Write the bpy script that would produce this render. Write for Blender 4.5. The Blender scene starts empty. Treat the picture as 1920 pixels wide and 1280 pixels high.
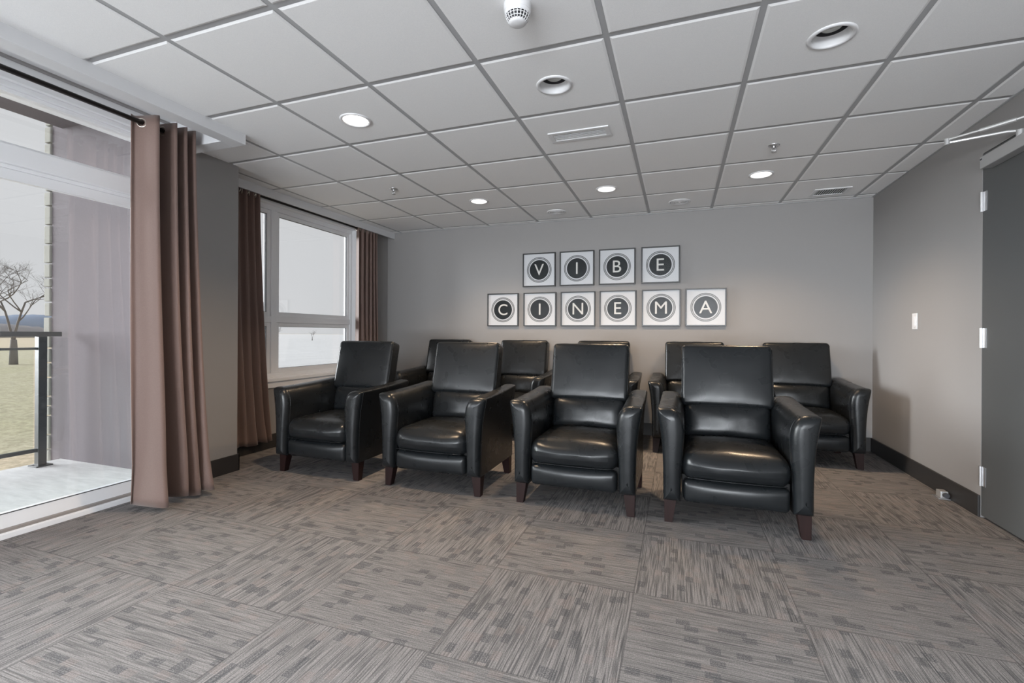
import bpy, bmesh, math, random
from mathutils import Vector, Matrix
random.seed(7)
PI = math.pi
sc = bpy.context.scene
C = sc.collection

# ------------------------------------------------------------------ camera
F_PX, CX, CY = 881.0, 960.0, 626.4
EYE = 1.065
cam = bpy.data.objects.new('camera', bpy.data.cameras.new('camera'))
C.objects.link(cam)
cam.data.sensor_width = 36.0
cam.data.lens = F_PX / 1920.0 * 36.0
cam.data.shift_y = -(640.0 - CY) / 1920.0
cam.data.clip_start = 0.05; cam.data.clip_end = 2000
yaw = 0.341
roll = 0.0055
fwd = Vector((-math.sin(yaw), math.cos(yaw), 0))
right = Vector((math.cos(yaw), math.sin(yaw), 0))
up = Vector((0, 0, 1))
r2 = right * math.cos(roll) + up * math.sin(roll)
u2 = -right * math.sin(roll) + up * math.cos(roll)
M = Matrix((r2, u2, -fwd)).transposed().to_4x4()
M.translation = Vector((0, 0, EYE))
cam.matrix_world = M
sc.camera = cam

# ------------------------------------------------------------------ light, sky, exposure
sc.view_settings.view_transform = 'Standard'
sc.view_settings.look = 'None'
sc.view_settings.gamma = 1.0
sc.view_settings.use_curve_mapping = False
sc.view_settings.exposure = 0.0
world = bpy.data.worlds.new('overcast_sky'); sc.world = world
world.use_nodes = True
bg = world.node_tree.nodes['Background']
bg.inputs['Color'].default_value = (0.955, 0.975, 1.0, 1)
bg.inputs['Strength'].default_value = 0.76

def lamp(name, kind, energy, color, loc, direction, **kw):
    d = bpy.data.lights.new(name, kind); d.energy = energy; d.color = color
    for k, v in kw.items(): setattr(d, k, v)
    o = bpy.data.objects.new(name, d); C.objects.link(o)
    o.location = loc
    o.rotation_euler = Vector(direction).to_track_quat('-Z', 'Y').to_euler()
    return o
# bright low overcast sky on the window side, very wide and soft; second sun is added fill
lamp('sun', 'SUN', 4.6, (0.93, 0.97, 1.0), (-12, -2, 5), (1, 0.08, -0.07), angle=math.radians(24))
lamp('sky_fill_sun', 'SUN', 8.0, (0.93, 0.97, 1.0), (-12, -8, 6), (1, 0.42, -0.14), angle=math.radians(34))
# added fill lamps behind the camera, out of view
lamp('rear_glare_lamp', 'AREA', 180, (0.90, 0.95, 1.0), (0.97, -6.90, 1.84), (-0.12, 1, 0.02), shape='RECTANGLE', size=1.25, size_y=0.92)  # added lamp, placed to throw glare on one framed print
lamp('rear_low_fill_lamp', 'AREA', 650, (0.89, 0.945, 1.0), (-0.6, -6.85, 0.62), (0.05, 1, 0.55), shape='RECTANGLE', size=4.2, size_y=1.0)  # added lamp filling the ceiling and chair fronts; no rear door built
lamp('glass_door_fill_lamp', 'AREA', 75, (0.88, 0.94, 1.0), (-3.15, -1.9, 1.0), (1, 0.45, -0.25), shape='RECTANGLE', size=3.2, size_y=1.7)  # added lamp inside the glass door, boosting its daylight

# ------------------------------------------------------------------ materials
def mat(name, col, rough=0.5, metal=0.0, spec=0.5, **kw):
    m = bpy.data.materials.new(name); m.use_nodes = True
    b = m.node_tree.nodes['Principled BSDF']
    b.inputs['Base Color'].default_value = (*col, 1)
    b.inputs['Roughness'].default_value = rough
    b.inputs['Metallic'].default_value = metal
    b.inputs['Specular IOR Level'].default_value = spec
    if 'sheen' in kw: b.inputs['Sheen Weight'].default_value = kw['sheen']
    if 'emit' in kw:
        b.inputs['Emission Color'].default_value = (*kw['emit'], 1)
        b.inputs['Emission Strength'].default_value = kw['strength']
    return m
class N:
    """small node-graph helper"""
    def __init__(s, m): s.m = m; s.t = m.node_tree; s.b = s.t.nodes['Principled BSDF']
    def new(s, t, **kw):
        n = s.t.nodes.new(t)
        for k, v in kw.items(): setattr(n, k, v)
        return n
    def link(s, a, b): s.t.links.new(a, b)
    def math(s, op, a, b=None, c=None):
        n = s.new('ShaderNodeMath', operation=op)
        for i, v in enumerate((a, b, c)):
            if v is None: continue
            if isinstance(v, (int, float)): n.inputs[i].default_value = v
            else: s.link(v, n.inputs[i])
        return n.outputs[0]
    def mix(s, f, a, b):
        n = s.new('ShaderNodeMix', data_type='RGBA')
        for i, v in ((0, f), (6, a), (7, b)):
            if isinstance(v, (int, float)): n.inputs[i].default_value = v
            elif isinstance(v, tuple): n.inputs[i].default_value = (*v, 1)
            else: s.link(v, n.inputs[i])
        return n.outputs[2]
    def ramp(s, f, pts):
        n = s.new('ShaderNodeValToRGB'); e = n.color_ramp.elements
        while len(e) < len(pts): e.new(0.5)
        for k, (p, c) in enumerate(pts):
            e[k].position = p; e[k].color = (c, c, c, 1) if isinstance(c, (int, float)) else (*c, 1)
        s.link(f, n.inputs[0]); return n.outputs[0]
    def coords(s, kind='Object'): return s.new('ShaderNodeTexCoord').outputs[kind]
    def noise(s, vec, scale, detail=2, rough=0.5):
        n = s.new('ShaderNodeTexNoise'); n.inputs['Scale'].default_value = scale
        n.inputs['Detail'].default_value = detail; n.inputs['Roughness'].default_value = rough
        if vec is not None: s.link(vec, n.inputs['Vector'])
        return n.outputs['Fac']
    def bump(s, h, strength, dist=0.001):
        n = s.new('ShaderNodeBump'); n.inputs['Strength'].default_value = strength
        n.inputs['Distance'].default_value = dist
        s.link(h, n.inputs['Height']); s.link(n.outputs[0], s.b.inputs['Normal'])

def paint(name, col, bump=0.15, scale=260, rough=0.75):
    m = mat(name, col, rough, spec=0.3); n = N(m)
    f = n.noise(n.coords(), scale, 2)
    n.bump(f, bump, 0.0012)
    return m

m_wall = paint('grey_wall_paint', (0.290, 0.281, 0.277))
m_tile = mat('ceiling_tile', (0.80, 0.80, 0.81), 0.9, spec=0.1)
n = N(m_tile); f = n.noise(n.coords(), 420, 3)
n.link(n.mix(n.ramp(f, [(0.35, 0), (0.65, 1)]), (0.84, 0.845, 0.85), (0.90, 0.90, 0.90)), n.b.inputs['Base Color']); n.bump(f, 0.25, 0.001)
m_grid = mat('ceiling_grid_metal', (0.42, 0.425, 0.435), 0.5)
m_white = mat('white_paint', (0.66, 0.665, 0.68), 0.45)
m_trimw = mat('white_vinyl_frame', (0.86, 0.87, 0.89), 0.35)
m_gasket = mat('dark_gasket', (0.06, 0.06, 0.065), 0.6)
m_groove = mat('track_groove', (0.25, 0.225, 0.21), 0.5)
m_base = paint('charcoal_baseboard', (0.035, 0.033, 0.033), 0.05, 200, 0.45)
m_door = paint('dark_door_paint', (0.085, 0.088, 0.088), 0.12, 300, 0.45)
m_steel = mat('brushed_steel', (0.62, 0.62, 0.63), 0.32, 0.9)
m_alu = mat('silver_enamel', (0.50, 0.50, 0.50), 0.35, 0.5)
m_rod = mat('dark_bronze_rod', (0.02, 0.016, 0.015), 0.4, 0.4)
m_brass = mat('grommet_metal', (0.55, 0.50, 0.44), 0.3, 0.95)
m_plast = mat('white_plastic', (0.72, 0.72, 0.73), 0.4)
m_slot = mat('dark_slot', (0.05, 0.05, 0.055), 0.7)
m_black = mat('black_frame_lacquer', (0.012, 0.012, 0.013), 0.3)
m_paper = mat('print_paper', (0.60, 0.61, 0.63), 0.7)
m_ink = mat('print_black', (0.014, 0.017, 0.019), 0.6, spec=0.1)
m_ink2 = mat('print_grey_ring', (0.36, 0.365, 0.37), 0.6)
m_letter = mat('print_letter', (0.62, 0.61, 0.58), 0.6)
m_leg = mat('espresso_wood', (0.035, 0.014, 0.012), 0.45, spec=0.2)
n = N(m_leg); tc = n.coords(); mp = n.new('ShaderNodeMapping'); mp.inputs['Scale'].default_value = (60, 60, 6); n.link(tc, mp.inputs[0])
n.link(n.mix(n.noise(mp.outputs[0], 1.0, 3), (0.009, 0.004, 0.004), (0.022, 0.009, 0.008)), n.b.inputs['Base Color'])

m_leather = mat('black_leather', (0.010, 0.0115, 0.013), 0.30, spec=0.37)
n = N(m_leather); tc = n.coords()
vor = n.new('ShaderNodeTexVoronoi'); vor.inputs['Scale'].default_value = 420; n.link(tc, vor.inputs['Vector'])
big = n.noise(tc, 9, 3, 0.55)
big = n.noise(tc, 7, 1, 0.4)
h = n.math('ADD', n.math('MULTIPLY', n.noise(tc, 520, 1), 0.10), n.math('MULTIPLY', big, 1.8))
n.bump(h, 0.5, 0.0016)
n.link(n.math('ADD', n.math('MULTIPLY', n.noise(tc, 12, 1), 0.10), 0.235), n.b.inputs['Roughness'])
m_under = mat('black_lining', (0.01, 0.01, 0.01), 0.8)

# velvet-like curtain with light showing through
m_curt = mat('taupe_curtain', (0.20, 0.125, 0.10), 0.62, sheen=0.45)
n = N(m_curt); tc = n.coords()
wv = n.noise(tc, 380, 2); n.bump(wv, 0.3, 0.001)
n.link(n.mix(n.noise(tc, 150, 3), (0.165, 0.105, 0.088), (0.235, 0.155, 0.130)), n.b.inputs['Base Color'])
tr = n.new('ShaderNodeBsdfTranslucent'); tr.inputs[0].default_value = (0.42, 0.33, 0.30, 1)
mx = n.new('ShaderNodeMixShader'); mx.inputs[0].default_value = 0.22
out = n.t.nodes['Material Output']
n.link(n.b.outputs[0], mx.inputs[1]); n.link(tr.outputs[0], mx.inputs[2]); n.link(mx.outputs[0], out.inputs[0])

def glass_mat(name, ior=1.5, tint=(0.985, 0.985, 0.985), rough=0.02):
    m = bpy.data.materials.new(name); m.use_nodes = True; t = m.node_tree
    t.nodes.remove(t.nodes['Principled BSDF'])
    o = t.nodes['Material Output']
    a = t.nodes.new('ShaderNodeBsdfTransparent'); a.inputs[0].default_value = (*tint, 1)
    g = t.nodes.new('ShaderNodeBsdfGlossy'); g.inputs['Roughness'].default_value = rough
    fr = t.nodes.new('ShaderNodeFresnel')
    ge = t.nodes.new('ShaderNodeNewGeometry'); mi = t.nodes.new('ShaderNodeMix'); mi.inputs[2].default_value = ior; mi.inputs[3].default_value = 1 / ior
    t.links.new(ge.outputs['Backfacing'], mi.inputs[0]); t.links.new(mi.outputs[0], fr.inputs[0])
    mx = t.nodes.new('ShaderNodeMixShader')
    t.links.new(fr.outputs[0], mx.inputs[0]); t.links.new(a.outputs[0], mx.inputs[1]); t.links.new(g.outputs[0], mx.inputs[2])
    t.links.new(mx.outputs[0], o.inputs[0]); return m
m_glass = glass_mat('window_glass', 1.75)
m_pglass = glass_mat('picture_glass', 1.22, (0.98, 0.98, 0.98), 0.24)
m_rglass = glass_mat('railing_glass', 1.4, (0.93, 0.97, 0.95))

m_on = mat('lit_lamp', (1, 1, 1), 0.5, emit=(1.0, 0.93, 0.85), strength=4.0)
m_off = mat('unlit_lamp_lens', (0.45, 0.45, 0.42), 0.2)
m_cone = mat('white_reflector', (0.80, 0.80, 0.81), 0.25)

m_stucco = paint('lavender_grey_stucco', (0.155, 0.138, 0.150), 0.9, 55, 0.9)
m_stone = paint('cut_stone', (0.30, 0.295, 0.265), 0.9, 30, 0.9)
m_conc = mat('pale_concrete', (0.60, 0.61, 0.61), 0.75)
n = N(m_conc); tc = n.coords(); mp = n.new('ShaderNodeMapping'); mp.inputs['Scale'].default_value = (2, 9, 2); n.link(tc, mp.inputs[0])
n.link(n.mix(n.ramp(n.noise(mp.outputs[0], 3, 5, 0.7), [(0.35, 0), (0.7, 1)]), (0.70, 0.70, 0.70), (0.86, 0.86, 0.86)), n.b.inputs['Base Color'])
m_grass = mat('pale_winter_grass', (0.3, 0.3, 0.2), 0.95, spec=0.1)
n = N(m_grass); tc = n.coords()
a_ = n.mix(n.ramp(n.noise(tc, 0.35, 5, 0.7), [(0.35, 0), (0.65, 1)]), (0.66, 0.57, 0.38), (0.74, 0.62, 0.47))
b_ = n.mix(n.ramp(n.noise(tc, 9, 5, 0.75), [(0.38, 0), (0.62, 1)]), (0.44, 0.37, 0.26), a_)
n.link(b_, n.b.inputs['Base Color'])
m_washout = mat('washed_out_ground_white', (0.5, 0.72, 0.71), 0.95, spec=0.1)  # overexposure of the ground beyond the window, put into the colour
n = N(m_washout); n.link(n.mix(n.noise(n.coords(), 0.8, 4), (0.62, 0.62, 0.62), (0.78, 0.78, 0.78)), n.b.inputs['Base Color'])
m_rail = mat('charcoal_railing', (0.055, 0.06, 0.062), 0.4, 0.3)
m_bark = mat('grey_bark', (0.16, 0.145, 0.135), 0.9)
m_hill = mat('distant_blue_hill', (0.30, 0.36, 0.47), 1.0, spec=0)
m_hedge = mat('distant_treeline', (0.33, 0.32, 0.33), 1.0, spec=0)

# carpet: quarter-turned tiles with broken stripes and dark blocks
m_carpet = mat('carpet_tiles', (0.2, 0.19, 0.185), 0.95, spec=0.08)
n = N(m_carpet); sep = n.new('ShaderNodeSeparateXYZ'); n.link(n.coords(), sep.inputs[0])
T = 0.61
gx = n.math('DIVIDE', n.math('SUBTRACT', sep.outputs[0], 0.44), T)
gy = n.math('DIVIDE', n.math('SUBTRACT', sep.outputs[1], 2.0), T)
ix = n.math('FLOOR', gx); iy = n.math('FLOOR', gy)
par = n.math('FLOORED_MODULO', n.math('ADD', ix, iy), 2.0)      # 1: stripes along Y
def sel(a, b):
    return n.math('ADD', n.math('MULTIPLY', par, a), n.math('MULTIPLY', n.math('SUBTRACT', 1.0, par), b))
U = sel(sep.outputs[0], sep.outputs[1])       # across the stripes
Vv = sel(sep.outputs[1], sep.outputs[0])      # along the stripes
tid = n.math('ADD', n.math('MULTIPLY', ix, 17.3), n.math('MULTIPLY', iy, 9.1))
def vec(a, b, c):
    v = n.new('ShaderNodeCombineXYZ'); 
    for i, q in enumerate((a, b, c)):
        if isinstance(q, (int, float)): v.inputs[i].default_value = q
        else: n.link(q, v.inputs[i])
    return v.outputs[0]
st = n.noise(vec(n.math('MULTIPLY', U, 230), n.math('MULTIPLY', Vv, 6), tid), 1.0, 2, 0.6)
st2 = n.noise(vec(n.math('MULTIPLY', U, 105), n.math('MULTIPLY', Vv, 3.4), tid), 1.0, 1, 0.5)
fine = n.noise(vec(sep.outputs[0], sep.outputs[1], 0.0), 230, 3, 0.8)
row = n.math('FLOOR', n.math('MULTIPLY', U, 31)); 
wn0 = n.new('ShaderNodeTexWhiteNoise', noise_dimensions='2D'); n.link(vec(row, tid, 0.0), wn0.inputs['Vector'])
colb = n.math('FLOOR', n.math('ADD', n.math('MULTIPLY', Vv, 21), n.math('MULTIPLY', wn0.outputs[0], 5.0)))
wn = n.new('ShaderNodeTexWhiteNoise', noise_dimensions='3D'); n.link(vec(row, colb, tid), wn.inputs['Vector'])
blk = n.math('GREATER_THAN', wn.outputs[0], 0.885)
blkp = n.math('LESS_THAN', wn.outputs[0], 0.10)
stc = n.math('ADD', 0.5, n.math('MULTIPLY', n.math('SUBTRACT', n.ramp(st, [(0.36, 0), (0.60, 1)]), 0.5), n.math('ADD', 0.68, n.math('MULTIPLY', par, 0.27))))
stc = n.math('ADD', stc, n.math('MULTIPLY', n.math('SUBTRACT', 1.0, par), 0.02))
base = n.mix(stc, (0.105, 0.102, 0.102), (0.280, 0.262, 0.256))
base = n.mix(n.math('MULTIPLY', n.ramp(st2, [(0.28, 1), (0.36, 0)]), 0.75), base, (0.07, 0.07, 0.073))
blkf = n.math('MULTIPLY', blk, n.ramp(fine, [(0.40, 0.90), (0.62, 0.05)]))
base = n.mix(blkf, base, (0.062, 0.066, 0.072))
base = n.mix(n.math('MULTIPLY', blkp, 0.22), base, (0.30, 0.235, 0.215))
base = n.mix(n.math('MULTIPLY', n.ramp(fine, [(0.34, 1), (0.56, 0)]), 0.70), base, (0.085, 0.08, 0.08))
# seams between tiles
fx = n.math('ABSOLUTE', n.math('SUBTRACT', n.math('FRACT', gx), 0.5)); fy = n.math('ABSOLUTE', n.math('SUBTRACT', n.math('FRACT', gy), 0.5))
seam = n.math('GREATER_THAN', n.math('MAXIMUM', fx, fy), 0.4955)
base = n.mix(n.math('MULTIPLY', seam, 0.45), base, (0.05, 0.05, 0.05))
n.link(base, n.b.inputs['Base Color'])
n.bump(n.math('ADD', st, n.math('MULTIPLY', fine, 0.7)), 0.6, 0.004)

# ------------------------------------------------------------------ mesh helpers
def link_mesh(name, bm, m, parent=None, smooth=False, loc=(0, 0, 0)):
    me = bpy.data.meshes.new(name); bmesh.ops.recalc_face_normals(bm, faces=bm.faces[:])
    if smooth:
        for f in bm.faces: f.smooth = True
    bm.to_mesh(me); bm.free()
    me.materials.append(m)
    o = bpy.data.objects.new(name, me); C.objects.link(o); o.location = loc
    if parent is not None: o.parent = parent
    return o
def box(bm, x0, x1, y0, y1, z0, z1, bev=0.0):
    vs = [bm.verts.new((x, y, z)) for x in (x0, x1) for y in (y0, y1) for z in (z0, z1)]
    F = [(0, 1, 3, 2), (4, 6, 7, 5), (0, 4, 5, 1), (2, 3, 7, 6), (0, 2, 6, 4), (1, 5, 7, 3)]
    fs = [bm.faces.new([vs[i] for i in f]) for f in F]
    if bev > 0:
        es = list({e for f in fs for e in f.edges})
        bmesh.ops.bevel(bm, geom=es, offset=bev, segments=2, affect='EDGES', profile=0.6)
    return bm
def bx(*a, bev=0.0):
    bm = bmesh.new(); box(bm, *a, bev=bev); return bm
def tube(bm, pts, r, seg=10, caps=True, radii=None):
    pts = [Vector(p) for p in pts]; rings = []
    prev = None
    for i, p in enumerate(pts):
        d = (pts[min(i + 1, len(pts) - 1)] - pts[max(i - 1, 0)]).normalized()
        if prev is None:
            a = d.orthogonal().normalized()
        else:
            a = (prev - d * prev.dot(d)).normalized()
        prev = a; b = d.cross(a)
        rr = radii[i] if radii else r
        rings.append([bm.verts.new(p + (a * math.cos(t) + b * math.sin(t)) * rr) for t in [2 * PI * k / seg for k in range(seg)]])
    for A, B in zip(rings, rings[1:]):
        for k in range(seg): bm.faces.new((A[k], A[(k + 1) % seg], B[(k + 1) % seg], B[k]))
    if caps:
        bm.faces.new(rings[0][::-1]); bm.faces.new(rings[-1])
    return bm
def lathe(bm, prof, seg=32, c=(0, 0, 0), axis='Z'):
    """prof: list of (r, z); axis Z or Y"""
    def P(r, t, z):
        a, b = r * math.cos(t), r * math.sin(t)
        v = (a, b, z) if axis == 'Z' else (a, z, b)
        return (v[0] + c[0], v[1] + c[1], v[2] + c[2])
    rings = []
    for r, z in prof:
        if r < 1e-6: rings.append([bm.verts.new(P(0, 0, z))])
        else: rings.append([bm.verts.new(P(r, 2 * PI * k / seg, z)) for k in range(seg)])
    for A, B in zip(rings, rings[1:]):
        for k in range(seg):
            k2 = (k + 1) % seg
            if len(A) == 1 and len(B) == 1: continue
            if len(A) == 1: bm.faces.new((A[0], B[k], B[k2]))
            elif len(B) == 1: bm.faces.new((A[k], B[0], A[k2]))
            else: bm.faces.new((A[k], B[k], B[k2], A[k2]))
    return bm
def empty(name, loc=(0, 0, 0), rz=0):
    o = bpy.data.objects.new(name, None); C.objects.link(o); o.location = loc; o.rotation_euler = (0, 0, rz); o.empty_display_size = 0.1
    return o
def tag(o, label, cat, group=None):
    o['label'] = label; o['category'] = cat
    if group: o['group'] = group
    return o
def struct(o): o['kind'] = 'structure'; return o
def smooth_angle(o, deg=35):
    me = o.data
    for p in me.polygons: p.use_smooth = True
    try: me.set_sharp_from_angle(angle=math.radians(deg))
    except Exception: pass
    return o

# ------------------------------------------------------------------ the room
CEIL = 2.351
XR = 1.687; YB = 5.20; XP = -3.22; XW = -3.56; YR = -7.0
struct(link_mesh('floor', bx(-3.60, 1.95, YR - .1, YB + .1, -0.10, 0.0), m_carpet))
struct(link_mesh('wall_back', bx(XW - .2, XR + .2, YB, YB + .15, 0, 2.75), m_wall))
struct(link_mesh('wall_rear', bx(XP - .3, XR + .3, YR - .15, YR, 0, 2.75), m_wall))
bm = bmesh.new()
DY0, DY1, DZ = 2.60, 3.545, 2.145
box(bm, XR, XR + .16, DY1, YB, 0, 2.75); box(bm, XR, XR + .16, YR, DY0, 0, 2.75); box(bm, XR, XR + .16, DY0, DY1, DZ, 2.75)
struct(link_mesh('wall_right', bm, m_wall))
bm = bmesh.new()
GY0, GY1 = -4.0, 2.31         # glass door opening
box(bm, -3.42, XP, GY1, 2.72, 0, 2.75); box(bm, XW - .2, -3.42, 2.58, 2.72, 0, 2.75); box(bm, XP - .3, XP, YR, GY0, 0, 2.75); box(bm, XP - .3, XP, GY0, GY1, 2.46, 2.75)
struct(link_mesh('wall_left', bm, m_wall))
bm = bmesh.new()
WY0, WY1, WZ0, WZ1 = 2.92, 4.60, 0.64, 2.40
box(bm, XW - .2, XW, 2.72, WY0, 0, 2.75); box(bm, XW - .2, XW, WY1, YB, 0, 2.75)
box(bm, XW - .2, XW, WY0, WY1, 0, WZ0); box(bm, XW - .2, XW, WY0, WY1, WZ1, 2.75)
struct(link_mesh('wall_window_side', bm, m_wall))

# baseboards (rounded top edge)
def baseboard(name, parts):
    bm = bmesh.new()
    for p in parts: box(bm, *p, 0.0, 0.128, bev=0.004)
    struct(link_mesh(name, bm, m_base))
baseboard('baseboard_right', [(XR - .013, XR, DY1 + .003, YB), (XR - .013, XR, YR, DY0 - .003)])
baseboard('baseboard_back', [(XW, XR - .013, YB - .013, YB)])
baseboard('baseboard_left', [(XP, XP + .013, GY1 + .02, 2.733), (XW + .013, XP + .013, 2.72, 2.733)])
baseboard('baseboard_window_side', [(XW, XW + .013, 2.733, YB - .013)])

# ceiling: tegular tiles on a metal grid
gxs = [-2.742 + T * i for i in range(-2, 9)]
gys = [1.4335 + T * j for j in range(-15, 8)]
holes = {}    # cell -> (x, y, r)
DOWN = [(-1.845, 2.355, 1), (-0.612, 2.355, 0), (0.612, 2.357, 0), (-1.83, 4.18, 1), (-0.608, 4.185, 1), (0.613, 4.20, 1)]
DOWN += [(-1.84, -0.09, 1), (0.61, -0.09, 1), (-1.84, -2.53, 1), (0.61, -2.53, 1)]   # added behind the camera, unseen, for light bounced off the floor
regions = [(-2.70, XR, YR, 2.26), (XP, XR, 2.26, 2.72), (-3.50, XR, 2.72, YB)]
def tile(bm, x0, x1, y0, y1, ox, hole=None):
    """ox: for each side, True if it sits on a grid line"""
    g, b = 0.013, 0.011
    a = [x0 + (g if ox[0] else 0), x1 - (g if ox[1] else 0), y0 + (g if ox[2] else 0), y1 - (g if ox[3] else 0)]
    i = [a[0] + (b if ox[0] else 0), a[1] - (b if ox[1] else 0), a[2] + (b if ox[2] else 0), a[3] - (b if ox[3] else 0)]
    if i[1] - i[0] < .004 or i[3] - i[2] < .004: return
    zt, zb = CEIL + 0.004, CEIL
    def rect(r, z): return [bm.verts.new(p) for p in ((r[0], r[2], z), (r[1], r[2], z), (r[1], r[3], z), (r[0], r[3], z))]
    A = rect(a, zt); B = rect(i, zb)
    for k in range(4): bm.faces.new((A[k], A[(k + 1) % 4], B[(k + 1) % 4], B[k]))
    if not hole: bm.faces.new(B); return
    hx, hy, hr = hole
    cor = [(v.co.x, v.co.y) for v in B]
    angs = sorted([(math.atan2(y - hy, x - hx) % (2 * PI), v) for (x, y), v in zip(cor, B)] +
                  [(2 * PI * (k + .37) / 36, None) for k in range(36)], key=lambda q: q[0])
    inner, outer = [], []
    for t, v in angs:
        dx, dy = math.cos(t), math.sin(t)
        inner.append(bm.verts.new((hx + hr * dx, hy + hr * dy, zb)))
        if v is None:
            s = min([(i[1] - hx) / dx if dx > 1e-9 else ((i[0] - hx) / dx if dx < -1e-9 else 9),
                     (i[3] - hy) / dy if dy > 1e-9 else ((i[2] - hy) / dy if dy < -1e-9 else 9)])
            v = bm.verts.new((hx + s * dx, hy + s * dy, zb))
        outer.append(v)
    m_ = len(angs)
    for k in range(m_):
        bm.faces.new((inner[k], outer[k], outer[(k + 1) % m_], inner[(k + 1) % m_]))
bm = bmesh.new()
for i in range(len(gxs) - 1):
    for j in range(len(gys) - 1):
        for (rx0, rx1, ry0, ry1) in regions:
            x0, x1 = max(gxs[i], rx0), min(gxs[i + 1], rx1); y0, y1 = max(gys[j], ry0), min(gys[j + 1], ry1)
            if x1 - x0 < .01 or y1 - y0 < .01: continue
            hole = None
            for (hx, hy, _) in DOWN:
                if x0 < hx < x1 and y0 < hy < y1: hole = (hx, hy, 0.075)
            tile(bm, x0, x1, y0, y1, (abs(x0 - gxs[i]) < 1e-6, abs(x1 - gxs[i + 1]) < 1e-6, abs(y0 - gys[j]) < 1e-6, abs(y1 - gys[j + 1]) < 1e-6), hole)
ceiling = struct(link_mesh('ceiling', bm, m_tile))
bm = bmesh.new()
for x in gxs:
    for (rx0, rx1, ry0, ry1) in regions:
        if rx0 < x < rx1: box(bm, x - .016, x + .016, ry0, ry1, CEIL + .0055, CEIL + .02)
for y in gys:
    for (rx0, rx1, ry0, ry1) in regions:
        if ry0 < y < ry1: box(bm, rx0, rx1, y - .016, y + .016, CEIL + .0056, CEIL + .019)
# wall angle
box(bm, XR - .014, XR, YR, YB, CEIL - .003, CEIL + .02); box(bm, -3.5, XR, YB - .014, YB, CEIL - .003, CEIL + .0195)
link_mesh('ceiling_grid', bm, m_grid, ceiling)
bm = bmesh.new(); box(bm, -3.9, 2.0, YR - .2, YB + .2, 2.68, 2.78); link_mesh('ceiling_slab', bm, m_white, ceiling)

# boxed-out curtain pocket above the glass door
bm = bmesh.new()
box(bm, -2.76, -2.66, YR, 2.30, 2.285, 2.47, bev=.003)
box(bm, XP, -2.76, 2.20, 2.30, 2.285, 2.47, bev=.003)
box(bm, XP, -2.66, YR, 2.30, 2.47, 2.50)
struct(link_mesh('trim_1', bm, m_white))
bm = bmesh.new()
box(bm, -3.475, -3.455, 2.72, YB, 2.280, 2.50, bev=.002)
box(bm, XW, -3.475, 2.72, YB, 2.42, 2.44)
struct(link_mesh('trim_2', bm, m_white))

# ------------------------------------------------------------------ sliding glass door
def frame_rect(bm, x0, x1, y0, y1, z0, z1, w, bev=.003, wz=None):
    wz = wz or w
    box(bm, x0, x1, y0, y0 + w, z0, z1, bev=bev); box(bm, x0, x1, y1 - w, y1, z0, z1, bev=bev)
    box(bm, x0, x1, y0 + w, y1 - w, z0, z0 + wz, bev=bev); box(bm, x0, x1, y0 + w, y1 - w, z1 - wz, z1, bev=bev)
bm = bmesh.new()
box(bm, -3.42, XP + .0, GY0, GY0 + .05, 0, 2.46, bev=.003); box(bm, -3.42, XP, GY1 - .05, GY1, 0, 2.46, bev=.003)
box(bm, -3.40, -3.245, GY0 + .05, GY1 - .05, 2.36, 2.46, bev=.003)       # header, stepped
box(bm, -3.40, -3.275, GY0 + .05, GY1 - .05, 2.335, 2.36, bev=.003)
box(bm, -3.40, -3.30, GY0 + .05, GY1 - .05, 2.312, 2.335, bev=.003)
box(bm, -3.40, -3.27, GY0 + .05, GY1 - .05, 1.935, 2.035, bev=.004)     # transom rail, stepped
box(bm, -3.39, -3.30, GY0 + .05, GY1 - .05, 2.035, 2.052, bev=.002)
box(bm, -3.39, -3.295, GY0 + .05, GY1 - .05, 1.915, 1.935, bev=.002)
door1 = struct(link_mesh('door_1', bm, m_trimw))
bm = bmesh.new()
box(bm, -3.275, -3.245, GY0, GY1, 0.0, 0.028, bev=.003); box(bm, -3.42, -3.275, GY0, GY1, 0.0, 0.012)
link_mesh('sill_track', bm, m_trimw, door1)
bm = bmesh.new(); box(bm, -3.305, -3.2755, GY0 + .05, GY1 - .05, 0.012, 0.040); link_mesh('track_groove', bm, m_groove, door1)
for k, (a, b) in enumerate([(GY0 + .05, 0.32), (0.30, GY1 - .05)]):
    xo = 0 if k else -.04
    bm = bmesh.new()
    box(bm, -3.345 + xo, -3.305 + xo, a, b, 0.040, 0.118, bev=.003); box(bm, -3.345 + xo, -3.305 + xo, a, b, 1.860, 1.915, bev=.003)
    box(bm, -3.345 + xo, -3.305 + xo, a, a + .06, 0.118, 1.86, bev=.003); box(bm, -3.345 + xo, -3.305 + xo, b - .06, b, 0.118, 1.86, bev=.003)
    pf = link_mesh('sliding_panel', bm, m_trimw, door1)
    link_mesh('glass_pane', bx(-3.328 + xo, -3.324 + xo, a + .05, b - .05, 0.11, 1.865), m_glass, pf)
    bm = bmesh.new(); box(bm, -3.3055 + xo, -3.3035 + xo, a + .06, b - .06, .114, .119); link_mesh('gasket', bm, m_gasket, pf)
link_mesh('transom_pane', bx(-3.340, -3.336, GY0 + .05, GY1 - .05, 2.04, 2.325), m_glass, door1)

# ------------------------------------------------------------------ window
xg = -3.66
bm = bmesh.new()
frame_rect(bm, xg - .04, xg + .03, WY0, WY1, WZ0, 2.27, .045, bev=.003)
box(bm, xg - .04, xg + .03, 3.425, 3.49, WZ0 + .045, 2.225, bev=.004)                # mullion
box(bm, xg - .038, xg + .027, WY0 + .046, WY1 - .046, 1.165, 1.225, bev=.003)           # transom
win = struct(link_mesh('window_1', bm, m_trimw))
bm = bmesh.new(); box(bm, xg - .04, XW, WY0, WY1, 2.27, WZ1); link_mesh('window_header', bm, m_trimw, win)
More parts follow.
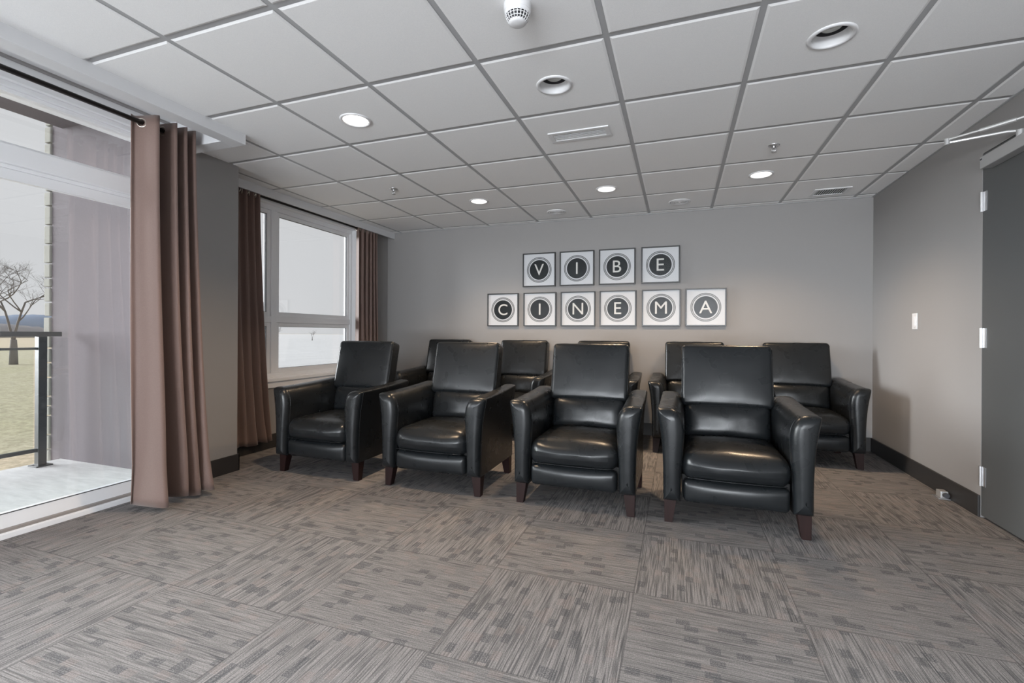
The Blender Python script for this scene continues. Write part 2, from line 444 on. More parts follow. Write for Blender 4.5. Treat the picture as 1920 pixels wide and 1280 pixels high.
# sashes with stepped profile
for (a, b) in ((WY0 + .045, 3.425), (3.49, WY1 - .045)):
    for (c, d) in ((WZ0 + .045, 1.165), (1.225, 2.225)):
        bm = bmesh.new(); frame_rect(bm, xg - .03, xg + .015, a, b, c, d, .038, bev=.003)
        s = link_mesh('sash', bm, m_trimw, win)
        bm = bmesh.new(); frame_rect(bm, xg - .01, xg + .007, a + .034, b - .034, c + .034, d - .034, .0065, bev=0); link_mesh('gasket', bm, m_gasket, s)
        link_mesh('pane', bx(xg - .004, xg, a + .038, b - .038, c + .038, d - .038), m_glass, s)
bm = bmesh.new()
box(bm, xg + .03, XW + .002, WY0, WY0 + .012, WZ0 + .02, WZ1 - .05); box(bm, xg + .03, XW + .002, WY1 - .012, WY1, WZ0 + .02, WZ1 - .05)
link_mesh('window_reveal', bm, m_trimw, win)
bm = bmesh.new(); box(bm, xg + .03, XW + .025, WY0 - .03, WY1 + .03, WZ0 - .028, WZ0 + .004, bev=.004); box(bm, XW, XW + .010, WY0 - .02, WY1 + .02, WZ0 - .085, WZ0 - .028, bev=.002)
link_mesh('window_sill', bm, m_trimw, win)

# ------------------------------------------------------------------ entrance door on the right
door2 = struct(link_mesh('door_2', bx(XR + .001, XR + .046, DY0 + .002, DY1 - .0015, 0.012, DZ - .004, bev=.002), m_door))
for z in (0.245, 1.058, 1.86):
    bm = bmesh.new(); tube(bm, [(XR - .006, 3.538, z - .058), (XR - .006, 3.538, z + .058)], .0075, 10)
    for q in (-.02, .02): tube(bm, [(XR - .006, 3.538, z + q - .0015), (XR - .006, 3.538, z + q + .0015)], .0082, 10)
    h = link_mesh('hinge', bm, m_steel, door2)
    bm = bmesh.new(); box(bm, XR - .0015, XR + .0008, 3.500, 3.5375, z - .057, z + .057); link_mesh('hinge_leaf', bm, m_steel, h)
cl = link_mesh('door_closer', bx(1.630, XR + .001, 3.03, 3.455, 2.030, 2.098, bev=.006), m_alu, door2)
bm = bmesh.new(); box(bm, 1.628, 1.631, 3.432, 3.447, 2.078, 2.086); link_mesh('adjusting_slot', bm, m_slot, cl)
bm = bmesh.new()
tube(bm, [(1.655, 3.16, 2.10), (1.655, 3.16, 2.135)], .016, 12)
tube(bm, [(1.655, 3.16, 2.130), (1.62, 3.19, 2.142), (1.43, 3.262, 2.142), (1.40, 3.272, 2.142)], .0075, 8)
tube(bm, [(1.40, 3.268, 2.130), (1.40, 3.268, 2.164)], .012, 12)
tube(bm, [(1.40, 3.268, 2.158), (1.56, 3.12, 2.160), (1.684, 3.00, 2.168)], .0065, 8)
tube(bm, [(1.50, 3.176, 2.1585), (1.60, 3.08, 2.162)], .0105, 8)
smooth_angle(link_mesh('closer_arm', bm, m_alu, cl))
bm = bmesh.new(); box(bm, 1.676, 1.6868, 2.92, 3.03, 2.15, 2.185, bev=.002); link_mesh('arm_bracket', bm, m_steel, cl)
struct(link_mesh('trim_3', bx(XR + .055, XR + .16, DY0, DY1, -0.0, 0.008), m_gasket))
# space behind the closed door leaf
struct(link_mesh('wall_corridor', bx(XR + .17, XR + .20, DY0 - .3, DY1 + .3, 0, 2.6), m_wall))

# ------------------------------------------------------------------ wall switch, door stop
sw = empty('light_switch', (XR, 4.373, 1.18)); tag(sw, 'white light switch plate on the right grey wall', 'light switch')
link_mesh('switch_plate', bx(-.006, 0, -.037, .037, -.060, .060, bev=.002), m_plast, sw)
link_mesh('rocker', bx(-.010, -.0055, -.017, .017, -.034, .034, bev=.0015), m_plast, sw)
link_mesh('status_mark', bx(-.0066, -.0058, -.012, .010, -.052, -.049), m_ink2, sw)
ds = empty('door_stop', (1.655, 3.88, 0)); tag(ds, 'small silver door stop on carpet by the right baseboard', 'door stop')
link_mesh('base_plate', bx(-.045, .018, -.045, .045, 0, .006, bev=.001), m_steel, ds)
link_mesh('stop_block', bx(-.030, .012, -.032, .032, .006, .050, bev=.005), m_alu, ds)
bm = bmesh.new(); tube(bm, [(-.005, -.032, .028), (-.005, -.052, .028)], .016, 14); link_mesh('rubber_bumper', bm, m_slot, ds)

# ------------------------------------------------------------------ ceiling fittings
def downlight(x, y, lit, label, power=95, col=(1.0, 0.72, 0.46), cone=125):
    o = empty('downlight', (x, y, CEIL)); tag(o, label, 'ceiling light', 'recessed round ceiling downlights')
    bm = bmesh.new(); lathe(bm, [(.074, .004), (.074, -.004), (.082, -.007), (.091, -.005), (.093, 0), (.093, .0005)], 40)
    link_mesh('trim_ring', bm, m_plast, o, True)
    if lit:
        bm = bmesh.new(); lathe(bm, [(.0745, -.001), (.070, .012), (.0, .014)], 40)
        link_mesh('lamp_lens', bm, m_on, o, True)
    else:
        bm = bmesh.new(); lathe(bm, [(.0745, -.003), (.073, .015), (.068, .040)], 40)
        link_mesh('reflector', bm, m_cone, o, True)
        bm = bmesh.new(); lathe(bm, [(.048, .075), (.047, .045), (.040, .038), (.034, .040), (.022, .034), (.0, .032)], 32)
        link_mesh('lamp_lens', bm, m_off, o, True)
        bm = bmesh.new(); lathe(bm, [(.070, .041), (.070, .12), (0, .12)], 32); link_mesh('housing', bm, m_slot, o, True)
    if lit:
        d = bpy.data.lights.new('downlight_beam', 'SPOT'); d.energy = power; d.color = col; d.spot_size = math.radians(cone); d.spot_blend = 0.9; d.shadow_soft_size = 0.06
        l = bpy.data.objects.new('downlight_beam', d); C.objects.link(l); l.parent = o; l.location = (0, 0, -0.02)
    return o
DL = ['lit downlight nearest the glass door curtain', 'unlit downlight between the smoke detector and the slotted vent',
      'large unlit downlight at upper right, the closest to the viewer', 'lit downlight above the window end of the chairs, leftmost in the back row',
      'lit downlight above the framed letters, middle of the back row', 'lit downlight at back right beside the sprinkler head',
      'added fill downlight behind the viewer, left front', 'added fill downlight behind the viewer, right front', 'added fill downlight behind the viewer, left rear', 'added fill downlight behind the viewer, right rear']
for (x, y, l), lab in zip(DOWN, DL):
    if y > 1: downlight(x, y, l, lab)
    else: downlight(x, y, l, lab, 270 if y > -1 else 700, (0.90, 0.95, 1.0), 100)

def vent(x, y, w, d, nslat, across, label):
    o = empty('ceiling_vent', (x, y, CEIL)); tag(o, label, 'vent', 'rectangular air vents in the ceiling')
    bm = bmesh.new(); b = .028
    for r in ((-w / 2, w / 2, -d / 2, -d / 2 + b), (-w / 2, w / 2, d / 2 - b, d / 2), (-w / 2, -w / 2 + b, -d / 2 + b, d / 2 - b), (w / 2 - b, w / 2, -d / 2 + b, d / 2 - b)):
        box(bm, *r, -.007, 0.0005, bev=.002)
    link_mesh('vent_frame', bm, m_plast, o)
    link_mesh('vent_backing', bx(-w / 2 + b, w / 2 - b, -d / 2 + b, d / 2 - b, -.0015, 0.0004), m_slot, o)
    for k in range(nslat):
        bm = bmesh.new()
        if across:
            p = -w / 2 + b + (w - 2 * b) * (k + .5) / nslat
            box(bm, p - .0022, p + .0022, -d / 2 + b, d / 2 - b, -.005, -.0015)
        else:
            p = -d / 2 + b + (d - 2 * b) * (k + .5) / nslat
            box(bm, -w / 2 + b, w / 2 - b, p - .0030, p + .0030, -.0045, -.0015)
        link_mesh('slat', bm, m_plast, o)
vent(-0.607, 2.985, .385, .150, 6, False, 'long slatted air vent behind the unlit middle downlight')
vent(1.262, 4.885, .280, .215, 12, True, 'air vent with short dark slots near the back right corner')

def diffuser(x, y, label):
    o = empty('ceiling_speaker', (x, y, CEIL)); tag(o, label, 'speaker', 'round white ceiling speakers near back wall')
    bm = bmesh.new(); lathe(bm, [(.100, .001), (.100, -.004), (.093, -.008), (.086, -.006), (.084, -.002)], 40); link_mesh('speaker_rim', bm, m_plast, o, True)
    bm = bmesh.new()
    for r in (.078, .060, .042, .024): lathe(bm, [(r, -.002), (r - .002, -.009), (r - .010, -.009), (r - .012, -.002)], 36)
    lathe(bm, [(.010, -.004), (.006, -.012), (0, -.012)], 20)
    link_mesh('speaker_grille', bm, m_plast, o, True)
    bm = bmesh.new(); lathe(bm, [(.085, -.0015), (0, -.0015)], 36); link_mesh('grille_backing', bm, m_alu, o)
diffuser(-1.217, 4.80, 'round flush ceiling speaker between the two left lit downlights')
diffuser(0.0, 4.806, 'round flush ceiling speaker between middle and right lit downlights')

def sprinkler(x, y, label):
    o = empty('sprinkler_head', (x, y, CEIL)); tag(o, label, 'sprinkler', 'metal fire sprinkler heads on ceiling')
    bm = bmesh.new(); lathe(bm, [(.036, 0), (.036, -.003), (.028, -.008), (.014, -.009), (.012, -.004)], 28); link_mesh('escutcheon', bm, m_steel, o, True)
    bm = bmesh.new(); lathe(bm, [(.009, 0), (.009, -.020), (.006, -.022)], 16); tube(bm, [(.010, 0, -.014), (.014, 0, -.03), (.003, 0, -.046)], .0025, 8); tube(bm, [(-.010, 0, -.014), (-.014, 0, -.03), (-.003, 0, -.046)], .0025, 8)
    tube(bm, [(0, 0, -.02), (0, 0, -.045)], .003, 8); link_mesh('sprinkler_body', bm, m_steel, o, True)
    bm = bmesh.new(); lathe(bm, [(0, -.046), (.008, -.046), (.017, -.0475), (.017, -.049), (.0, -.050)], 24); link_mesh('deflector', bm, m_steel, o, True)
sprinkler(0.599, 3.58, 'sprinkler head on the right side in front of a lit downlight')
sprinkler(-2.396, 3.583, 'sprinkler head on the left side near the window')

o = empty('smoke_detector', (-.60, 1.735, CEIL)); tag(o, 'white domed smoke detector hanging at the top edge of the view', 'smoke detector')
bm = bmesh.new(); lathe(bm, [(.054, 0), (.054, -.022), (.050, -.028)], 36); link_mesh('detector_base', bm, m_plast, o, True)
bm = bmesh.new(); lathe(bm, [(.050, -.026), (.052, -.030), (.050, -.040), (.046, -.044)], 36); link_mesh('collar', bm, m_plast, o, True)
bm = bmesh.new(); lathe(bm, [(.040, -.040), (.036, -.062), (0, -.062)], 28); link_mesh('dark_chamber', bm, m_slot, o, True)
bm = bmesh.new()
for k in range(20):
    t = 2 * PI * k / 20; c_, s_ = math.cos(t), math.sin(t)
    tube(bm, [(.047 * c_, .047 * s_, -.042), (.042 * c_, .042 * s_, -.056), (.033 * c_, .033 * s_, -.069)], .0021, 6)
for r, z in ((.0445, -.050), (.0395, -.060)): tube(bm, [(r * math.cos(2 * PI * k / 36), r * math.sin(2 * PI * k / 36), z) for k in range(37)], .0016, 6, caps=False)
link_mesh('slotted_cage', bm, m_plast, o, True)
bm = bmesh.new(); lathe(bm, [(.034, -.066), (.033, -.072), (.024, -.077), (0, -.079)], 28); link_mesh('detector_cap', bm, m_plast, o, True)

# ------------------------------------------------------------------ framed letters
def letter_mesh(ch, h):
    cu = bpy.data.curves.new('letter', 'FONT'); cu.body = ch; cu.size = h * 1.42; cu.extrude = 0.0004; cu.align_x = 'CENTER'
    t = bpy.data.objects.new('tmp', cu); C.objects.link(t)
    dg = bpy.context.evaluated_depsgraph_get(); dg.update()
    me = bpy.data.meshes.new_from_object(t.evaluated_get(dg), depsgraph=dg)
    bpy.data.objects.remove(t); bpy.data.curves.remove(cu)
    zs = [v.co.y for v in me.vertices]; xs = [v.co.x for v in me.vertices]
    cy_, cx_ = (max(zs) + min(zs)) / 2, (max(xs) + min(xs)) / 2; k = h / (max(zs) - min(zs))
    for v in me.vertices: v.co = Vector(((v.co.x - cx_) * k, -v.co.z, (v.co.y - cy_) * k))
    me.materials.clear(); me.materials.append(m_letter)
    return me
FW, FH = .388, .386
def picture(ch, x, z, label):
    o = empty('framed_letter_print', (x, YB - .001, z)); tag(o, label, 'framed picture', 'framed typewriter key letter prints on the back wall')
    w, h, t, d = FW / 2, FH / 2, .012, .030
    bm = bmesh.new()
    box(bm, -w, w, -d, 0, -h, -h + t, bev=.0015); box(bm, -w, w, -d, 0, h - t, h, bev=.0015)
    box(bm, -w, -w + t, -d, 0, -h + t, h - t, bev=.0015); box(bm, w - t, w, -d, 0, -h + t, h - t, bev=.0015)
    link_mesh('picture_frame', bm, m_black, o)
    p = link_mesh('print', bx(-w + t, w - t, -.014, -.004, -h + t, h - t), m_paper, o)
    def ring(r0, r1, y, m, nm, par):
        bm = bmesh.new()
        prof = [(r1, -.0142), (r1, y), (r0, y), (r0, -.0142)] if r0 > 0 else [(r1, -.0142), (r1, y), (0, y)]
        lathe(bm, prof, 56, axis='Y'); return link_mesh(nm, bm, m, par)
    ring(.141, .146, -.0150, m_ink, 'outer_key_rim', p)
    ring(.131, .141, -.0147, m_ink2, 'grey_key_ring', p)
    ring(.126, .131, -.0150, m_ink, 'inner_key_rim', p)
    ring(0, .113, -.0150, m_ink, 'key_disc', p)
    l = bpy.data.objects.new('letter', letter_mesh(ch, .128)); C.objects.link(l); l.parent = p; l.location = (0, -.0160, 0.002)
    link_mesh('picture_glass', bx(-w + t, w - t, -.0205, -.0190, -h + t, h - t), m_pglass, o)
for ch, x, lab in zip('VIBE', (-1.514, -1.076, -.635, -.186), ('leftmost of the upper row', 'upper row, second from left', 'upper row, third from left', 'upper row, rightmost')):
    picture(ch, x, 1.805, 'black framed print with letter %s in a dark round key, %s' % (ch, lab))
for ch, x, lab in zip('CINEMA', (-1.955, -1.504, -1.062, -.625, -.178, .258), ('lower row, leftmost', 'lower row, second from left', 'lower row, third from left', 'lower row, fourth from left', 'lower row, fifth from left', 'lower row, rightmost')):
    picture(ch, x, 1.352, 'black framed print with letter %s in a dark round key, %s' % (ch, lab))

# ------------------------------------------------------------------ curtains
def interp(bs, u):
    k = min(int(u), len(bs) - 2); f = u - k; return bs[k] * (1 - f) + bs[k + 1] * f
def curtain(name, xc, z0, z1, top, bot, amp_t, amp_b, label, drift=0.0, ntop=2.0, grommets=True, group=None, seed=0, flip=False):
    rnd = random.Random(seed)
    nf = len(top) - 1; nu = nf * 14; nv = 46
    ph = [rnd.uniform(-.5, .5) for _ in range(8)]
    bm = bmesh.new(); grid = []
    for j in range(nv + 1):
        t = j / nv; z = z1 + (z0 - z1) * t; w = t ** 1.6
        rowv = []
        for i in range(nu + 1):
            u = nf * i / nu
            y = interp(top, u) * (1 - w) + interp(bot, u) * w
            a = amp_t * (1 - w) + amp_b * w
            k = 2 * PI * u + (PI if flip else 0)
            x = xc + drift * w + a * (math.cos(k + .25 * math.sin(3 * t + ph[0])) + .40 * math.cos(2 * k)) + .010 * w * math.sin(1.7 * k + ph[1] + 4 * t)
            y += .012 * w * math.sin(k * .8 + ph[2] + 5 * t) + .25 * a * math.sin(k) * w
            zz = z
            if t > .9: zz += (t - .9) * .12 * math.sin(k * .6 + ph[3]); x += (t - .9) * .18 * math.sin(k * 1.3 + ph[4])
            rowv.append(bm.verts.new((x, y, max(zz, .006))))
        grid.append(rowv)
    for A, B in zip(grid, grid[1:]):
        for i in range(nu): bm.faces.new((A[i], A[i + 1], B[i + 1], B[i]))
    root = empty(name, (xc, (top[0] + top[-1]) / 2, 0)); tag(root, label, 'curtain', group)
    bmesh.ops.translate(bm, vec=(-xc, -(top[0] + top[-1]) / 2, 0), verts=bm.verts[:])
    o = link_mesh('curtain_fabric', bm, m_curt, root, True)
    s = o.modifiers.new('thickness', 'SOLIDIFY'); s.thickness = .004
    if grommets:
        for q in range(nf * 2):
            u = .25 + q * .5
            if u > nf: break
            y = interp(top, u) - (top[0] + top[-1]) / 2
            bm = bmesh.new(); tube(bm, [(.024 * math.cos(2 * PI * k / 20), 0, .024 * math.sin(2 * PI * k / 20)) for k in range(21)], .005, 8, caps=False)
            g = link_mesh('grommet', bm, m_brass, root, True, (0.0, y, z1 - .045))
            g.rotation_euler = (0, 0, (.55 if q % 2 == 0 else -.55))
    return root
curtain('curtain', -3.0, .030, 2.348, [1.850, 1.990, 2.060, 2.115, 2.170], [1.865, 2.05, 2.130, 2.210, 2.290], .068, .085,
        'floor length taupe curtain bunched beside the sliding glass door', seed=3, flip=True)
curtain('curtain', -3.517, .085, 2.325, [2.775, 2.86, 2.94, 3.02, 3.09, 3.155], [2.775, 2.90, 3.02, 3.12, 3.22, 3.30], .028, .030,
        'taupe curtain at the left side of the window behind the wall corner', group='taupe curtains at the window', seed=5)
curtain('curtain', -3.517, .085, 2.325, [4.51, 4.60, 4.68, 4.75, 4.81, 4.86], [4.51, 4.62, 4.71, 4.79, 4.86, 4.93], .028, .030,
        'taupe curtain at the right side of the window near the back wall', group='taupe curtains at the window', seed=9)
rod = empty('curtain_rod', (-3.0, 0, 2.305)); tag(rod, 'dark bronze curtain rod running above the sliding glass door', 'curtain rod')
bm = bmesh.new(); tube(bm, [(0, -1.75, 0), (0, 2.165, 0)], .0135, 14); link_mesh('pole', bm, m_rod, rod, True)
bm = bmesh.new(); lathe(bm, [(0, 0), (.018, 0), (.018, .016), (.012, .022), (0, .022)], 20, (0, 2.165, 0), 'Y'); link_mesh('end_cap', bm, m_rod, rod, True)
for y in (-1.6, 2.155):
    bm = bmesh.new(); tube(bm, [(0, y, -.018), (-.10, y, -.018), (-.215, y, -.018)], .006, 8); box(bm, -.219, -.212, y - .015, y + .015, -.05, .02); link_mesh('bracket', bm, m_rod, rod)
rod2 = empty('curtain_rod', (-3.517, 0, 2.283)); tag(rod2, 'thin dark curtain rod across the top of the window', 'curtain rod')
bm = bmesh.new(); tube(bm, [(0, 2.735, 0), (0, 4.90, 0)], .010, 12); link_mesh('pole', bm, m_rod, rod2, True)
for y in (2.76, 4.89):
    bm = bmesh.new(); tube(bm, [(0, y, 0), (-.043, y, 0)], .006, 8); link_mesh('bracket', bm, m_rod, rod2)

# ------------------------------------------------------------------ recliner armchair
def axis_pts(h, r, n, k=4):
    a = [-h + r * (1 - math.cos(PI / 2 * i / k)) for i in range(k)]
    mid = [-(h - r) + 2 * (h - r) * i / n for i in range(n + 1)]
    return a + mid + [-q for q in a[::-1]]
def soft_box(bm, c, size, r, bulge=(0, 0, 0), rot=0.0, taper=0.0, n=7, wr=0.0, seed=0, sag=0.0):
    """rounded upholstered block; bulge = outward crown on x, y, z faces; rot about X"""
    h = [s / 2 for s in size]
    ax = [axis_pts(q, min(r, q * .98), n) for q in h]
    idx = {}
    rnd = random.Random(seed); ph = [rnd.uniform(0, 6.28) for _ in range(6)]
    R = Matrix.Rotation(rot, 3, 'X')
    def V(i, j, k):
        key = (i, j, k)
        if key in idx: return idx[key]
        p = [ax[0][i], ax[1][j], ax[2][k]]
        rr = [min(r, q * .98) for q in h]
        q = [max(-(h[a] - rr[a]), min(h[a] - rr[a], p[a])) for a in range(3)]
        d = [(p[a] - q[a]) / rr[a] for a in range(3)]
        L = math.sqrt(sum(v * v for v in d)) or 1
        P_ = [q[a] + d[a] / L * rr[a] for a in range(3)]
        nrm = [v / L for v in d]
        u = [min(1, abs(P_[a]) / h[a]) for a in range(3)]
        for a in range(3):
            b_, c_ = [x for x in range(3) if x != a]
            P_[a] += nrm[a] * bulge[a] * (1 - u[b_] ** 2.4) * (1 - u[c_] ** 2.4)
        if wr:
            w = wr * (math.sin(P_[0] * 31 + ph[0] + 3 * math.sin(P_[2] * 17 + ph[1])) + .6 * math.sin(P_[0] * 57 + P_[1] * 43 + ph[2]) + .5 * math.sin(P_[2] * 60 + P_[1] * 20 + ph[3]))
            for a in range(3): P_[a] += nrm[a] * w
        P_[0] *= 1 + taper * P_[2] / h[2]
        v = R @ Vector(P_) + Vector(c)
        idx[key] = bm.verts.new(v); return idx[key]
    I, J, K = len(ax[0]), len(ax[1]), len(ax[2])
    for i in range(I - 1):
        for j in range(J - 1):
            for k in (0, K - 1): bm.faces.new((V(i, j, k), V(i + 1, j, k), V(i + 1, j + 1, k), V(i, j + 1, k)))
    for i in range(I - 1):
        for k in range(K - 1):
            for j in (0, J - 1): bm.faces.new((V(i, j, k), V(i + 1, j, k), V(i + 1, j, k + 1), V(i, j, k + 1)))
    for j in range(J - 1):
        for k in range(K - 1):
            for i in (0, I - 1): bm.faces.new((V(i, j, k), V(i, j + 1, k), V(i, j + 1, k + 1), V(i, j, k + 1)))
    return bm
def catmull(pts, n=5, closed=True):
    out = []; m_ = len(pts)
    for i in range(m_):
        p0, p1, p2, p3 = [Vector(pts[(i + d) % m_]) for d in (-1, 0, 1, 2)]
        for k in range(n):
            t = k / n
            out.append(.5 * ((2 * p1) + (-p0 + p2) * t + (2 * p0 - 5 * p1 + 4 * p2 - p3) * t * t + (-p0 + 3 * p1 - 3 * p2 + p3) * t ** 3))
    return out
# outline of the right arm seen from the front (x from chair centre, z)
ARM = [(.278, .140), (.277, .24), (.272, .34), (.264, .44), (.260, .52), (.268, .585), (.292, .630), (.325, .648), (.365, .650),
       (.397, .646), (.405, .636), (.400, .600), (.386, .52), (.376, .42), (.371, .32), (.370, .22), (.370, .142), (.366, .134), (.325, .132), (.284, .134)]
def arm_mesh(side):
    bm = bmesh.new()
    sec = catmull([(x, z, 0) for x, z in ARM], 3)
    cx_ = .325; cz_ = .40
    rings = []
    D = .64
    ys = [(-.026, .12), (-.0255, .34), (-.022, .56), (-.015, .75), (-.005, .89), (.006, .97), (.018, 1.0), (.028, 1.0)] + [(.028 + (D - .038) * k / 10, 1.0) for k in range(1, 11)] + [(D, .97), (D + .004, .88)]
    for y, s in ys:
        t = max(0, y) / D; ring = []
        for p in sec:
            inset = (1 - s)
            # inset towards a vertical spine so the rounded front follows the outline
            px = p.x + (cx_ - p.x) * inset; pz = p.y + (max(.19, min(.59, p.y)) - p.y) * inset * 1.2
            up_ = max(0, (pz - .30) / .35)
            pz += up_ * .030 * t + (.006 * math.sin(PI * min(1, t * 1.0)) * up_ * -1)
            px -= .010 * t * up_
            ring.append(bm.verts.new((side * px, y + (.012 * (1 - up_) if y < .02 else 0) * 0, pz)))
        rings.append(ring)
    m_ = len(sec)
    for A, B in zip(rings, rings[1:]):
        for k in range(m_): bm.faces.new((A[k], A[(k + 1) % m_], B[(k + 1) % m_], B[k]))
    for ring in (rings[0], rings[-1]):
        # strip-fill the cap
        bmesh.ops.triangle_fill(bm, edges=[e for e in {e for v in ring for e in v.link_edges} if e.verts[0] in ring and e.verts[1] in ring], use_beauty=True)
    return bm
def leg_bm(sx, sy):
    bm = bmesh.new(); a, b = .034, .022; dx, dy = sx * .006, sy * .012
    top = [bm.verts.new((q[0] * a, q[1] * a, .142)) for q in ((-1, -1), (1, -1), (1, 1), (-1, 1))]
    bot = [bm.verts.new((q[0] * b + sx * .010, q[1] * b + dy, .0)) for q in ((-1, -1), (1, -1), (1, 1), (-1, 1))]
    for k in range(4): bm.faces.new((top[k], top[(k + 1) % 4], bot[(k + 1) % 4], bot[k]))
    bm.faces.new(top); bm.faces.new(bot)
    bmesh.ops.bevel(bm, geom=bm.edges[:], offset=.002, segments=2, affect='EDGES')
    return bm
def piping(pts, r=.0028):
    bm = bmesh.new(); tube(bm, pts, r, 6, caps=True); return bm
def make_chair():
    root = empty('recliner_chair')
    for s in (-1, 1):
        a = link_mesh('arm', arm_mesh(s), m_leather, root, True)
        ol = catmull([(x, z, 0) for x, z in ARM], 3)
        pts = [(s * (.325 + (p.x - .325) * 1.0), .026, p.y) for p in ol if p.y > .15]
        # seam around the front panel, starting at the lower outer corner
        k0 = 0
        link_mesh('piping', piping(pts, .0016), m_leather, a, True)
    bm = bmesh.new(); soft_box(bm, (0, .272, .335), (.545, .565, .152), .060, (0, .034, .028), n=9, wr=.0012, seed=2)
    seat = link_mesh('seat_cushion', bm, m_leather, root, True)
    pts = [(x, -.0165 - .010 * (1 - (x / .27) ** 2), .278 - .003 * (1 - (x / .27) ** 2)) for x in [-.245 + .49 * k / 16 for k in range(17)]]
    link_mesh('seam', piping(pts, .0018), m_leather, seat, True)
    bm = bmesh.new(); soft_box(bm, (0, .035, .196), (.530, .075, .128), .028, (0, .018, 0), n=7, wr=.0006, seed=4)
    link_mesh('footrest_panel', bm, m_leather, root, True)
    bm = bmesh.new(); box(bm, -.272, .272, .06, .655, .140, .275, bev=.006); link_mesh('base_frame', bm, m_under, root)
    bm = bmesh.new(); soft_box(bm, (0, .560, .500), (.515, .150, .235), .050, (0, .026, .01), rot=-.20, n=8, wr=.0015, seed=6)
    link_mesh('lumbar_cushion', bm, m_leather, root, True)
    bm = bmesh.new(); soft_box(bm, (0, .607, .792), (.545, .125, .405), .026, (0, .014, .004), rot=-.24, n=9, wr=.0007, seed=8)
    back = link_mesh('backrest', bm, m_leather, root, True)
    # edge seams of the backrest side gussets
    R = Matrix.Rotation(-.24, 3, 'X')
    for s in (-1, 1):
        p = [R @ Vector((s * .2705, -.048, z)) + Vector((0, .607, .792)) for z in (-.185, -.09, 0, .09, .18)]
        link_mesh('piping', piping(p, .0025), m_leather, back, True)
    bm = bmesh.new(); box(bm, -.30, .30, .615, .662, .140, .640, bev=.012); link_mesh('rear_panel', bm, m_leather, root)
    for sx in (-1, 1):
        for sy, y in ((-1, .062), (1, .60)):
            link_mesh('leg', leg_bm(sx, sy), m_leg, root, False, (sx * .332, y, 0))
    return root
def copy_tree(o, parent=None):
    c = o.copy(); C.objects.link(c); c.parent = parent
    for ch in list(o.children): copy_tree(ch, c)
    return c
chair0 = make_chair()
spots = [(-2.535, 2.795, 0.0, 'black leather armchair in the front row at far left, nearest the window'),
         (-1.580, 2.795, 0.0, 'black leather armchair, second from left in the front row'),
         (-0.602, 2.795, 0.0, 'black leather armchair, third from left in the front row'),
         (0.292, 2.795, 0.0, 'black leather armchair at the right end of the front row'),
         (-2.575, 4.43, 0.0, 'black leather armchair in the back row at far left, beside the window curtain'),
         (-1.640, 4.43, 0.0, 'black leather armchair in the back row, second from left'),
         (-0.755, 4.43, 0.0, 'black leather armchair in the middle of the back row, mostly hidden'),
         (0.146, 4.43, 0.0, 'black leather armchair in the back row, second from right'),
         (1.030, 4.43, 0.0, 'black leather armchair at the right end of the back row by the right wall')]
for i, (x, y, rz, lab) in enumerate(spots):
    o = chair0 if i == 0 else copy_tree(chair0)
    o.location = (x, y, 0); o.rotation_euler = (0, 0, rz)
    tag(o, lab, 'armchair', 'black leather recliner armchairs in two rows')

# ------------------------------------------------------------------ balcony and outdoors
struct(link_mesh('balcony_floor', bx(-5.12, -3.42, GY0 - .6, 2.60, -.30, -.05), m_conc))
struct(link_mesh('balcony_soffit', bx(-5.12, -3.42, GY0 - .6, 2.60, 2.852, 3.10), m_stucco))
wx = struct(link_mesh('wall_balcony', bx(-5.26, -3.762, 2.57, 2.86, -.9, 3.2), m_stucco))
struct(link_mesh('wall_facade', bx(-3.62, -3.425, 2.42, 2.57, -.9, 3.2), m_stucco))
bm = bmesh.new(); z = -.85; k = 0
while z < 3.1:
    h = random.choice((.085, .13, .15, .17)); dd = random.uniform(0, .02)
    box(bm, -5.335 - dd, -5.262, 2.555, 2.70, z, z + h - .014, bev=.008); z += h; k += 1
link_mesh('stone_veneer', bm, m_stone, wx)
rl = empty('balcony_railing', (-5.0, 2.375, -.05)); tag(rl, 'charcoal metal balcony railing with glass infill outside the door', 'railing')
link_mesh('top_rail', bx(-.032, .032, -6.6, .125, 1.075, 1.115, bev=.006), m_rail, rl)
link_mesh('bottom_rail', bx(-.015, .015, -6.6, -.025, .12, .15, bev=.003), m_rail, rl)
link_mesh('middle_rail', bx(-.015, .015, -6.6, -.025, .965, .985, bev=.003), m_rail, rl)
for y in (0, -1.5, -3.0, -4.5, -6.0):
    p = link_mesh('post', bx(-.028, .028, y - .028, y + .028, .008, 1.075, bev=.003), m_rail, rl)
    link_mesh('base_plate', bx(-.06, .06, y - .055, y + .055, 0, .010, bev=.002), m_rail, p)
for y in (-1.45, -2.95, -4.45, -5.95): link_mesh('glass_panel', bx(-.004, .004, y, y + 1.40, .15, .965), m_rglass, rl)

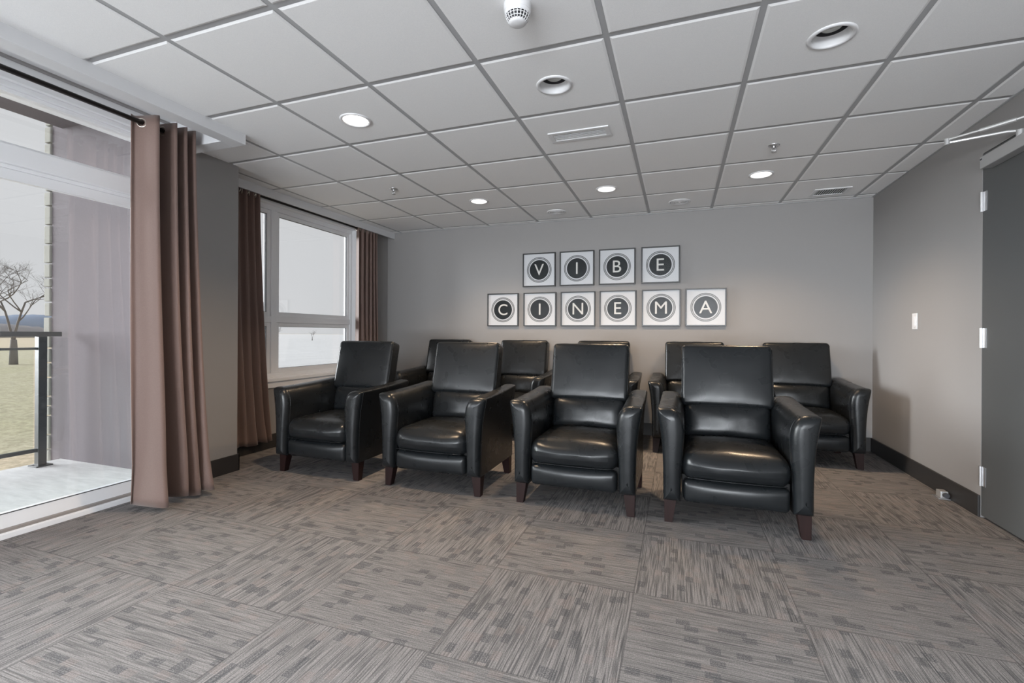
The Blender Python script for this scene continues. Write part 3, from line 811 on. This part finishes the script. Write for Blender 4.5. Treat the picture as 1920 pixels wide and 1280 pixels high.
struct(link_mesh('ground', bx(-700, -3.77, -300, 700, -1.2, -.62), m_grass))
bm = bmesh.new(); v = [bm.verts.new(p) for p in ((-6.0, 4.0, -.612), (-6.0, 60, -.612), (-400, 690, -.612), (-690, 470, -.612))]; bm.faces.new(v)
r_ = bmesh.ops.extrude_face_region(bm, geom=bm.faces[:]); bmesh.ops.translate(bm, vec=(0, 0, -.05), verts=[e for e in r_['geom'] if isinstance(e, bmesh.types.BMVert)])
struct(link_mesh('washed_out_ground', bm, m_washout))  # made-up pale patch where the window view washes out to white
def ridge(name, d0, hmin, hmax, m, seed, a0=150, a1=172, thick=30):
    rnd = random.Random(seed); bm = bmesh.new(); A = []
    for k in range(61):
        t = math.radians(a0 + (a1 - a0) * k / 60); h = hmin + (hmax - hmin) * (.5 + .3 * math.sin(k * .35 + seed) + .2 * rnd.random())
        x, y = d0 * math.cos(t), d0 * math.sin(t); x2, y2 = (d0 + thick) * math.cos(t), (d0 + thick) * math.sin(t)
        A.append([bm.verts.new((x, y, -.62)), bm.verts.new(((x + x2) / 2, (y + y2) / 2, h)), bm.verts.new((x2, y2, -.62))])
    for a, b in zip(A, A[1:]):
        bm.faces.new((a[0], b[0], b[1], a[1])); bm.faces.new((a[1], b[1], b[2], a[2])); bm.faces.new((a[2], b[2], b[0], a[0]))
    return link_mesh(name, bm, m, None, True)
struct(ridge('distant_hills', 420, 8.5, 12.5, m_hill, 3))
struct(ridge('distant_treeline', 190, 1.0, 3.4, m_hedge, 8, thick=8))

def tree(loc, h, seed, label, lean=0.1, detail=5, spread=.62):
    rnd = random.Random(seed); root = empty('bare_tree', loc); tag(root, label, 'tree', 'bare trees across the field')
    bmt = bmesh.new(); bmb = bmesh.new()
    def grow(bm, p, d, L, r, lv):
        pts = [p]; q = Vector(p); dd = Vector(d)
        for k in range(4):
            dd = (dd + Vector((rnd.uniform(-.2, .2), rnd.uniform(-.2, .2), rnd.uniform(-.03, .12)))).normalized(); q = q + dd * L / 4; pts.append(q.copy())
        tube(bm, pts, r, 6, radii=[r * (1 - .42 * k / 4) for k in range(5)])
        if lv == 0: return
        for k in range(rnd.choice((3, 4)) if lv > 1 else 4):
            b = pts[rnd.choice((2, 3, 4))]
            a = Vector((rnd.uniform(-1, 1), rnd.uniform(-1, 1), rnd.uniform(-.15, .55))).normalized()
            grow(bmb, b, (dd * (1 - spread) + a * spread).normalized(), L * rnd.uniform(.55, .74), r * .52, lv - 1)
    tube(bmt, [(0, 0, -.1), (0, 0, h * .16), (.0, .0, h * .25)], .03 * h, 10, radii=[.036 * h, .030 * h, .024 * h])
    for s in (-1, 1):
        grow(bmt, Vector((0, 0, h * .22)), Vector((s * lean * .4, s * lean * 2.0, .9)).normalized(), h * .42, .013 * h, detail)
    link_mesh('trunk', bmt, m_bark, root, True); link_mesh('branches', bmb, m_bark, root, True)
tree((-32.0, 14.1, -.62), 5.1, 11, 'large bare tree seen through the glass door beyond the railing')
for k, (x, y, h) in enumerate(((-75, 72, 3.2), (-79, 86, 2.6), (-90, 112, 3.4))):
    tree((x, y, -.62), h, 20 + k, 'small distant bare tree seen through the window, %s' % ('leftmost', 'middle', 'rightmost')[k], detail=3)
